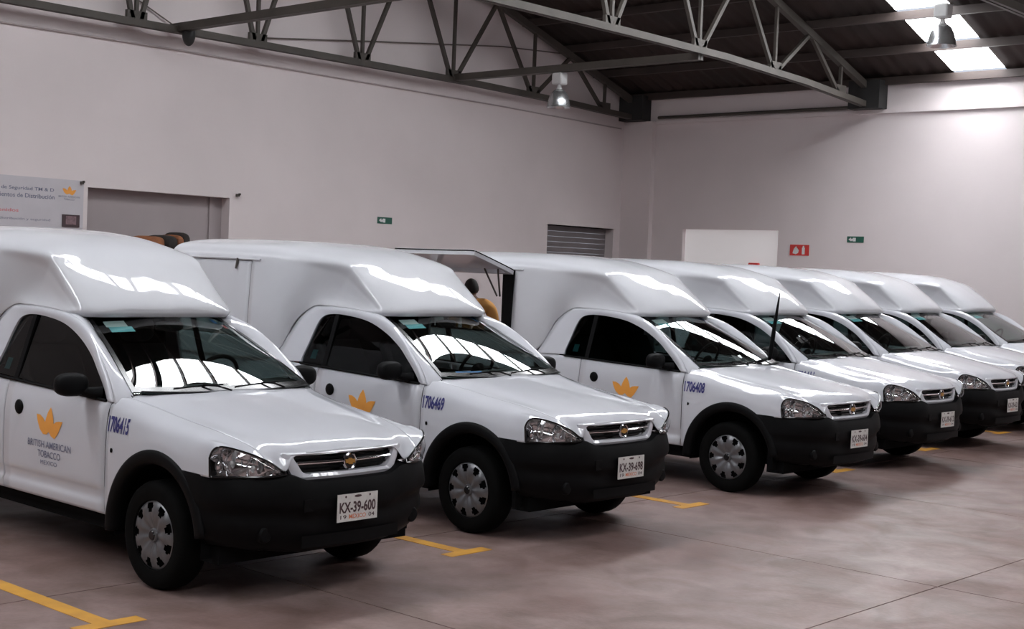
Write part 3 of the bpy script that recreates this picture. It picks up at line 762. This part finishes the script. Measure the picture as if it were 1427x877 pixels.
# ---- wheels
def tyre_prof(): return [(.195, -.085), (.225, -.092), (.262, -.092), (.288, -.080), (.299, -.055), (.300, 0), (.299, .055), (.288, .080), (.262, .092), (.225, .092), (.195, .085), (.185, .06), (.185, -.06), (.195, -.085)]
def hubcap(sy):
    n = 108; rings = [.0, .020, .036, .040, .060, .085, .110, .128, .150, .168, .180, .192]
    hgt = [.020, .020, .018, .006, .010, .018, .022, .022, .019, .014, .009, .0]
    vs_, fs = [], []
    for r, h in zip(rings, hgt):
        for k in range(n):
            t = 2 * PI * k / n
            hh = h + (.004 * math.cos(9 * t) if .05 < r < .17 else 0)
            vs_.append((r * math.cos(t), sy * hh, r * math.sin(t)))
    for i in range(len(rings) - 1):
        for k in range(n):
            ph = (k % 12)
            if 7 <= i <= 9 and 4 <= ph <= 7 + (1 if i == 9 else 0): continue
            if i == 8 and ph in (3, 8): continue
            if i == 10 and 4 <= ph <= 7: pass
            fs.append((i * n + k, i * n + (k + 1) % n, (i + 1) * n + (k + 1) % n, (i + 1) * n + k))
    return vs_, fs
for cx in (-.055, -2.714):
    for s in (-1, 1):
        wh = empty('wheel', (cx, s * .685, .30), 0, van)
        mo('tyre', *lathev(tyre_prof(), 40, 'y'), 'rubber', wh)
        mo('hubcap', *hubcap(s), 'hub', wh, loc=(0, s * .072, 0))
        mo('rim', *lathev([(.0, s * .045), (.10, s * .045), (.19, s * .06), (.196, s * .085)], 32, 'y'), 'dark', wh)
        mo('centre_cap', *lathev([(.0, s * .098), (.022, s * .098), (.028, s * .092), (.034, s * .080)], 18, 'y'), 'gloss_black', wh)
# ---- underbody, cabin
mb = MB().box(-3.5, -.44, -.70, .70, .24, .30).box(.40, .60, -.50, .50, .28, .5).box(-.44, .40, -.40, .40, .24, .62).box(.30, .46, -.70, .70, .215, .50)
mb.obj('underbody', 'dark', van, smooth=False)
mb = MB().box(-2.02, -.56, -.735, -.725, .30, .965).box(-2.02, -.56, .725, .735, .30, .965).box(-2.06, -2.02, -.66, .66, .30, 1.08)
mb.obj('cabin_lining', 'dark', van, smooth=False)
mb = MB(); mb.add(([(-2.03, -.62, 1.08), (-2.03, .62, 1.08), (-1.99, .58, 1.45), (-1.99, -.58, 1.45), (-2.0, -.62, 1.08), (-2.0, .62, 1.08), (-1.96, .58, 1.45), (-1.96, -.58, 1.45)], [(0, 1, 2, 3), (7, 6, 5, 4), (0, 4, 5, 1), (2, 6, 7, 3), (1, 5, 6, 2), (0, 3, 7, 4)]))
mb.box(-1.98, -1.22, -.575, .575, 1.452, 1.466)
mb.obj('cab_shell', 'dark', van, smooth=False)
Dg = surf([[(-.40, -.68, .90), (-.38, 0, .93), (-.40, .68, .90)], [(-.45, -.68, 1.02), (-.40, 0, 1.025), (-.45, .68, 1.02)], [(-.70, -.69, 1.045), (-.70, 0, 1.035), (-.70, .69, 1.055)], [(-.86, -.69, 1.02), (-.88, 0, 1.01), (-.88, .69, 1.03)], [(-.93, -.69, .93), (-.95, 0, .93), (-.94, .69, .93)], [(-.88, -.69, .60), (-.90, 0, .60), (-.88, .69, .60)]], 26, 20)
mo('dashboard', *gridmesh(Dg), 'dash', van, solid=.01)
# steering wheel (left hand drive)
stw = empty('steering_wheel', (-1.06, .36, 1.035), 0, van); stw.rotation_euler = (0, math.radians(-62), 0)
ring = [(.18 * math.cos(2 * PI * k / 32), .18 * math.sin(2 * PI * k / 32), 0) for k in range(33)]
mo('rim', *tubev(ring, .014, 8, cap=False), 'plastic', stw)
mo('hub', *ellv((0, 0, -.02), .06, .07, .03), 'plastic', stw)
mb = MB()
for a in (0, PI, -PI / 2 if False else PI * 1.0): pass
for a in (PI / 2, -PI / 2, PI): mb.add(barv((0, 0, -.015), (.175 * math.cos(a), .175 * math.sin(a), 0), .012, .03))
mb.obj('spokes', 'plastic', stw, smooth=False)
for s in (-1, 1):
    st = empty('seat', (-1.55, s * .35, .45), 0, van)
    mo('cushion', *ellv((.05, 0, .10), .28, .25, .09, 16, 10, .5), 'fabric', st)
    bk = [[Vector((-.16 - .22 * t + dx, y, .12 + .62 * t)) for y in (-.23 + .04 * t, -.15, 0, .15, .23 - .04 * t)] for t, dx in ((0, 0), (.25, .02), (.5, .02), (.75, .01), (1, -.02))]
    mo('backrest', *gridmesh(surf(bk, 14, 12)), 'fabric', st, solid=.11, offset=0)
    mo('headrest', *ellv((-.41, 0, .86), .05, .13, .085, 14, 10, .6), 'fabric', st)
mo('rear_view_mirror', *ellv((-1.07, 0, 1.385), .018, .11, .032, 14, 8, .6), 'plastic', van)
# ---- canopy box
Q = [
 [(-1.08, 0, 1.440), (-1.09, .28, 1.440), (-1.13, .46, 1.438), (-1.19, .545, 1.437), (-1.24, .575, 1.441), (-1.26, .585, 1.445), (-1.28, .590, 1.45), (-1.31, .596, 1.452)],
 [(-1.055, 0, 1.475), (-1.065, .28, 1.475), (-1.105, .47, 1.472), (-1.170, .560, 1.472), (-1.225, .590, 1.470), (-1.26, .596, 1.468), (-1.29, .600, 1.466), (-1.33, .604, 1.463)],
 [(-1.085, 0, 1.528), (-1.095, .28, 1.528), (-1.15, .47, 1.527), (-1.215, .562, 1.520), (-1.28, .580, 1.505), (-1.33, .590, 1.490), (-1.37, .598, 1.480), (-1.40, .606, 1.472)],
 [(-1.25, 0, 1.655), (-1.26, .29, 1.651), (-1.30, .48, 1.643), (-1.365, .566, 1.628), (-1.43, .566, 1.590), (-1.48, .566, 1.540), (-1.51, .580, 1.505), (-1.54, .604, 1.482)],
 [(-1.44, 0, 1.777), (-1.45, .30, 1.771), (-1.48, .49, 1.760), (-1.51, .570, 1.745), (-1.58, .560, 1.680), (-1.63, .556, 1.595), (-1.66, .572, 1.530), (-1.68, .604, 1.485)],
 [(-1.63, 0, 1.874), (-1.63, .31, 1.866), (-1.63, .50, 1.846), (-1.60, .580, 1.803), (-1.68, .568, 1.730), (-1.74, .560, 1.630), (-1.78, .574, 1.545), (-1.80, .606, 1.486)],
 [(-1.90, 0, 1.945), (-1.90, .33, 1.935), (-1.89, .55, 1.885), (-1.88, .622, 1.832), (-1.91, .618, 1.765), (-1.94, .614, 1.650), (-1.955, .610, 1.550), (-1.96, .612, 1.472)],
 [(-2.17, 0, 1.975), (-2.17, .34, 1.966), (-2.14, .59, 1.910), (-2.12, .668, 1.850), (-2.12, .690, 1.785), (-2.115, .695, 1.620), (-2.115, .680, 1.460), (-2.12, .655, 1.350)],
 [(-2.38, 0, 1.988), (-2.38, .35, 1.980), (-2.34, .615, 1.928), (-2.31, .696, 1.864), (-2.30, .728, 1.805), (-2.29, .748, 1.550), (-2.28, .750, 1.280), (-2.27, .745, 1.070)],
]
def boxsec(x, dz=0.0, dy=0.0):
    return [(x, 0, 1.994 + dz), (x, .35 - dy, 1.986 + dz), (x, .62 - dy, 1.940 + dz), (x, .705 - dy, 1.872 + dz), (x, .740 - dy * .7, 1.812 + dz * .8), (x, .762 - dy * .5, 1.500 + dz * .3), (x, .776 - dy * .3, 1.200), (x, .782, 1.02)]
Q += [boxsec(-2.60), boxsec(-2.96, .005), boxsec(-3.34, .005), boxsec(-3.72), boxsec(-3.80, -.015, .005), boxsec(-3.86, -.055, .03)]
NQ = 57; NS = (len(Q) - 1) * 6 + 1
Kf = surf(Q, NS, NQ)
for i in range(NS):                     # straight side wall rows keep the hatch edges flat
    pass
iA, iB = 9 * 6, 12 * 6                  # hatch between the stations x=-2.52 and -3.46
jA, jB = 4 * 8, 6 * 8                   # rows q4 (z 1.815) to q6 (z 1.20)
full = mirror_full(Kf); off = NQ - 1
def box_skip(i, j):
    return iA <= i < iB and (off - jB <= j < off - jA)       # near side (y<0) hatch opening
canopy = mo('canopy', *gridmesh(full, box_skip), 'gel', van, out=(-2.3, 0, 1.2), solid=.022)
rear = full[-1]
# rear frame of the canopy, hinged rear door
hz_ = max(v.z for v in rear)
inset = []
for v in rear:
    inset.append(Vector((-3.86, v.y * .90, 1.06 + (v.z - 1.06) * .90 if v.z > 1.1 else v.z)))
mo('rear_frame', *gridmesh([rear, inset]), 'gel', canopy, solid=.02)
rd = [Vector((v.x + 3.87, v.y, v.z - 1.84)) for v in inset]
rear_door = mo('rear_door', rd, [tuple(range(len(rd)))], 'gel', van, smooth=False, loc=(-3.875, 0, 1.84), solid=.025)
# side hatch panel with origin on the hinge
hinge = Vector((-3.16, -.741, 1.818))
reg = [[full[i][j] - hinge for j in range(off - jB, off - jA + 1)] for i in range(iA, iB + 1)]
ca = Vector((0, 0, 0))
reg = [[Vector((v.x * .988, v.y, v.z * .985 - .004)) for v in r] for r in reg]
hatch = mo('side_hatch', *gridmesh(reg), 'gel', van, loc=hinge, out=(0, 2, -.3), solid=.012)
def rim_of(r): return [x[0] for x in r] + r[-1][1:] + [x[-1] for x in reversed(r[:-1])] + list(reversed(r[0][1:-1]))
rp = rim_of(reg)
rin = [p.lerp(Vector((0, -.02, -.30)), .10) for p in rp]
hfv = [[a + Vector((0, .006, 0)), a + Vector((0, .05, 0)), b + Vector((0, .05, 0)), b + Vector((0, .006, 0))] for a, b in zip(rp + [rp[0]], rin + [rin[0]])]
mo('hatch_frame', *gridmesh(hfv), 'gel', hatch, smooth=False)
mo('hatch_seal', *tubev([p + Vector((0, .008, 0)) for p in rp] + [rp[0] + Vector((0, .008, 0))], .006, 6, cap=False), 'plastic', hatch)
for dx in (-.32, .38):
    mo('hatch_latch', *tubev([(dx, -.012, .012), (dx, -.016, -.02), (dx - .012, -.022, -.075)], [.010, .011, .007], 8), 'steel', hatch)
mo('hatch_lock', *lathev([(.0, -.006), (.014, -.006), (.016, 0)], 14, 'y', (.10, -.022, -.27)), 'steel', hatch)
# drip rail above the hatch and the dark rubber frame of the opening
mo('drip_rail', *tubev([full[i][off - jA] + Vector((0, -.006, .012)) for i in range(iA - 2, iB + 3)], .009, 6), 'gel', canopy)
# ---- tailgate, rear lamps, rear bumper
bx('tailgate', 'paint', van, (-3.72, -3.69, -.66, .66, .55, 1.02), bevel=.01)
for s in (-1, 1):
    bx('rear_lamp', 'redlens', van, (-3.725, -3.665, min(s * .67, s * .778), max(s * .67, s * .778), .62, .98), bevel=.012)
bx('rear_bumper', 'plastic', van, (-3.79, -3.67, -.77, .77, .38, .55), bevel=.03)
bx('bed_floor', 'dark', van, (-3.62, -2.08, -.74, .74, .58, .62))
# ---- door print: leaf and lettering on the visible side; fender number added per van
dbvh = BVHTree.FromPolygons([v.co.copy() for v in doors[-1].data.vertices], [tuple(p.vertices) for p in doors[-1].data.polygons])
def on_door(vf, x, z, d=.003):
    out = []
    for p in vf[0]:
        h = dbvh.ray_cast(Vector((x + p.x, -2, z + p.y)), Vector((0, 1, 0)))
        out.append(Vector((x + p.x, (h[0].y if h[0] else -.79) - d, z + p.y)))
    return out, vf[1]
dr = doors[-1]
mo('leaf_print', *on_door(triangulated(leafv(.29), 1), -1.16, .795), 'orange', dr, smooth=False)
mo('door_lettering', *on_door(textv('BRITISH AMERICAN', .50, .042, .006), -1.15, .668), 'greyprint', dr, smooth=False)
mo('door_lettering', *on_door(textv('TOBACCO', .26, .042, .006), -1.15, .610), 'greyprint', dr, smooth=False)
mo('door_lettering', *on_door(textv('MEXICO', .19, .026, .0), -1.15, .560), 'greyprint', dr, smooth=False)
# quarter window sticker
qs = [(-1.855, 1.075), (-1.79, 1.075), (-1.785, 1.145), (-1.845, 1.145)]
mo('window_sticker', [Vector((x, -(.755 - .34 * (z - 1.0) - .012), z)) for x, z in qs], [(0, 1, 2, 3)], 'teal', dr, smooth=False)
def decal(t0, t1, q0, q1, m, parent, name='windscreen_sticker'):
    P_ = [[wsp(t0 + (t1 - t0) * i / 3, q0 + (q1 - q0) * j / 4) + Vector((-.003, 0, -.004)) for j in range(5)] for i in range(4)]
    return mo(name, *gridmesh(P_), m, parent)
decal(.82, .90, -.86, -.62, 'paper', wso); decal(.75, .82, -.84, -.58, 'teal', wso)
decal(.86, .92, .70, .78, 'blue', wso); decal(.79, .84, .80, .88, 'redprint', wso)

# ---- instances
kids = {}
for o in list(bpy.data.objects):
    kids.setdefault(o.name, [])
    if o.parent: kids.setdefault(o.parent.name, []).append(o.name)
def fender_number(parent, s):
    vf = textv(s, .215, .095, .035); vs_ = []
    for p in vf[0]:
        x, z = -.41 + p.x, .868 + p.y
        h = fbvh.ray_cast(Vector((x, -2, z)), Vector((0, 1, 0)))
        vs_.append(Vector((x, (h[0].y if h[0] else -.78) - .003, z)))
    return mo('fender_number', vs_, vf[1], 'navy', parent, smooth=False)
VANS = [  # x of front axle, y centre, yaw deg, number, plate, label
    (-6.47, 5.05, 0, '1706415', 'KX-39-600', 'white canopy van nearest the camera, its cab cropped by the left edge'),
    (-6.56, 7.61, 0, '1706469', 'KX-39-698', 'white canopy van second from the left, beside the open hatch'),
    (-6.51, 10.72, 0, '1706408', 'KX-39-604', 'white canopy van third from the left, side hatch raised and whip antenna'),
    (-6.83, 13.10, 0, '1706411', 'KX-39-612', 'white canopy van fourth from the left, just behind the whip antenna'),
    (-7.15, 15.45, 0, '1706422', 'KX-39-621', 'white canopy van third from the far right end of the row'),
    (-7.50, 17.85, 0, '1706430', 'KX-39-633', 'white canopy van second from the far right end of the row'),
    (-7.80, 20.35, 0, '1706437', 'KX-39-640', 'white canopy van farthest away at the right end of the row')]
def child(root, base):
    for c in root.children:
        if c.name.split('.')[0] == base: return c
roots = []
for i, (x, y, yaw, num, plt, lab) in enumerate(VANS):
    r = van if i == 0 else copy_tree(van)
    r.location = (x + .02, y - .03, 0); r.scale = (1, .96, 1); r.rotation_euler = (0, 0, math.radians(yaw))
    tag(r, lab, 'van', 'white canopy vans parked in a row')
    roots.append(r)
for r, spec in zip(roots, VANS):
    fd = [c for c in r.children if c.name.split('.')[0] == 'fender' and min(v.co.y for v in c.data.vertices) < -.5][0]
    fender_number(fd, spec[3]); plate_number(child(r, 'number_plate'), spec[4])
pp = [[wsp(t_, -.74 + .36 * j / 4) + Vector((-.03, 0, .004)) for j in range(5)] for t_ in (.03, .055, .08)]
mo('dashboard_paper', *gridmesh(pp), 'blue', roots[1])
# third van: hatch and rear door raised, rubber frame, gas struts, antenna
r3 = roots[2]
h3 = child(r3, 'side_hatch'); h3.rotation_euler = (math.radians(-103), 0, 0)
child(r3, 'rear_door').rotation_euler = (0, math.radians(98), 0)
cn3 = child(r3, 'canopy')
ring = rim_of([[full[i][j] for j in range(off - jB, off - jA + 1)] for i in range(iA, iB + 1)])
cen = sum(ring, Vector()) / len(ring)
rl = [[p + Vector((0, .018, 0)), p + Vector((0, -.012, 0)), p.lerp(cen, .04) + Vector((0, -.014, 0)), p + (cen - p) * .05 + Vector((0, .03, 0)) ] for p in ring + [ring[0]]]
mo('opening_seal', *gridmesh(rl), 'plastic', cn3)
bx('opening_post', 'plastic', cn3, (-2.75, -2.60, -.755, -.725, 1.20, 1.80))
for dx in (0, .13):
    mo('gas_strut', *tubev([(-2.80 - dx * .3, -.73, 1.55), (-2.78 - dx * 1.4, -.80, 1.82)], .009, 8), 'steel', cn3)
an = mo('antenna', *tubev([(-.53, .66, 1.04), (-.52, .66, 1.14), (-.49, .66, 1.40), (-.45, .66, 1.70)], [.014, .024, .019, .006], 10), 'plastic', r3)
mo('antenna_base', *lathev([(.0, .03), (.02, .025), (.03, .0)], 14, 'z', (-.53, .66, 1.02)), 'plastic', r3)

# ================================================================== person behind the third van
def skin(name, J, E, m, parent, sub=2):
    me = bpy.data.meshes.new(name); me.from_pydata([j[0] for j in J], E, [])
    o = bpy.data.objects.new(name, me); col.objects.link(o)
    md = o.modifiers.new('s', 'SKIN'); md.use_smooth_shade = True
    sv = me.skin_vertices[0].data
    for k, j in enumerate(J):
        r = j[1]; sv[k].radius = (r, r) if not isinstance(r, tuple) else r
        sv[k].use_root = (k == 0)
    sb = o.modifiers.new('d', 'SUBSURF'); sb.levels = sub; sb.render_levels = sub
    em_ = bpy.data.meshes.new_from_object(o.evaluated_get(bpy.context.evaluated_depsgraph_get()))
    bpy.data.objects.remove(o); em_.name = name
    em_.materials.clear(); em_.materials.append(M[m])
    em_.polygons.foreach_set('use_smooth', [True] * len(em_.polygons))
    o = bpy.data.objects.new(name, em_); col.objects.link(o); o.parent = parent
    return o
ps = empty('person', (-10.84, 11.36, 0), math.radians(142)); ps.rotation_euler = (math.radians(-4.5), 0, math.radians(142)); tag(ps, 'person in a yellow shirt standing behind the raised side hatch', 'person')
# local frame: +x forward, +y left
J = [((0, 0, .95), .13), ((-.01, 0, 1.12), .12), ((-.015, 0, 1.30), .135), ((-.02, 0, 1.42), .09), ((-.01, 0, 1.475), .055), ((.005, 0, 1.53), .06)]
E = [(0, 1), (1, 2), (2, 3), (3, 4), (4, 5)]
def add(p, r, q):
    J.append((p, r)); E.append((q, len(J) - 1)); return len(J) - 1
for s in (-1, 1):
    k = add((-.02, s * .15, 1.385), .068, 3); k = add((-.03, s * .195, 1.33), .055, k); k = add((-.02, s * .235, 1.08), .043, k)
    k = add((.10, s * .225, .90), .034, k); k = add((.15, s * .215, .835), .026, k); hnd = add((.185, s * .21, .79), (.034, .016), k)
    for f in range(4):
        a = add((.215 + .004 * f, s * (.185 + .018 * f), .755), .0095, hnd); a = add((.225, s * (.185 + .018 * f), .72 - .004 * (1.5 - abs(f - 1.5))), .009, a); add((.212, s * (.185 + .018 * f), .695), .008, a)
    a = add((.20, s * .175, .795), .011, k); a = add((.225, s * .165, .765), .010, a); add((.235, s * .165, .735), .009, a)
    k = add((0, s * .095, .88), .095, 0); k = add((.01, s * .10, .50), .062, k); k = add((-.01, s * .105, .10), .042, k); k = add((.07, s * .115, .045), .035, k); add((.15, s * .12, .035), .03, k)
# head
skin_o = skin('body', J, E, 'skin', ps)
def headv():
    vs_, fs = ellv((0, 0, 0), .098, .076, .118, 28, 20)
    out_ = []
    for p in vs_:
        q = p.copy()
        if q.z < -.02: q.y *= 1 - .28 * min(1, (-.02 - q.z) / .1); q.x = q.x * .92 + .012
        if q.x > .06:
            nz = math.exp(-((q.z + .012) / .022) ** 2) * math.exp(-(q.y / .014) ** 2); q.x += .024 * nz
            q.x -= .010 * math.exp(-((q.z - .015) / .014) ** 2) * math.exp(-((abs(q.y) - .032) / .014) ** 2)
            q.x += .006 * math.exp(-((q.z + .055) / .010) ** 2) * math.exp(-(q.y / .022) ** 2)
        out_.append(q + Vector((.015, 0, 1.585)))
    return out_, fs
# join head into the body mesh so that it stays one figure
bm = bmesh.new(); bm.from_mesh(skin_o.data)
hv, hf = headv(); nv_ = [bm.verts.new(p) for p in hv]
for f in hf:
    if len(set(f)) > 2:
        try: bm.faces.new([nv_[i] for i in f]).smooth = True
        except ValueError: pass
for s in (-1, 1):
    evv, eff = ellv((.012, s * .078, 1.585), .018, .010, .032, 12, 8); ev = [bm.verts.new(p) for p in evv]
    for f in eff:
        try: bm.faces.new([ev[i] for i in f]).smooth = True
        except ValueError: pass
bm.to_mesh(skin_o.data); bm.free()
for s in (-1, 1): mo('eye', *ellv((.098, s * .032, 1.60), .011, .014, .010, 12, 8), 'eye', ps)
hv, hf = ellv((0, 0, 0), .106, .083, .110, 28, 18)
keep = [i for i, p in enumerate(hv) if p.z > -.02 + max(0, p.x) * .75 and not (p.x > .02 and p.z < .055) or (p.x < -.03 and p.z > -.065)]
ks = set(keep); hf2 = [f for f in hf if all(i in ks for i in f)]
mo('hair', [p + Vector((.010, 0, 1.592)) for p in hv], hf2, 'hair', ps)
SJ = [((0, 0, .93), .150), ((-.01, 0, 1.12), .140), ((-.015, 0, 1.30), .150), ((-.02, 0, 1.41), .110), ((-.015, 0, 1.455), .072)]
SE = [(0, 1), (1, 2), (2, 3), (3, 4)]
for s in (-1, 1):
    n = len(SJ); SJ += [((-.02, s * .16, 1.40), .085), ((-.03, s * .215, 1.33), .078), ((-.025, s * .24, 1.14), .068)]; SE += [(3, n), (n, n + 1), (n + 1, n + 2)]
skin('shirt', SJ, SE, 'shirt', ps)
TJ = [((0, 0, .96), .142)]; TE = []
for s in (-1, 1):
    n = len(TJ); TJ += [((0, s * .095, .86), .108), ((.01, s * .10, .50), .078), ((-.01, s * .105, .09), .062)]; TE += [(0, n), (n, n + 1), (n + 1, n + 2)]
skin('trousers', TJ, TE, 'trouser', ps)
for s in (-1, 1): mo('shoe', *ellv((.06, s * .115, .047), .14, .05, .047, 18, 10, .7), 'shoe', ps)
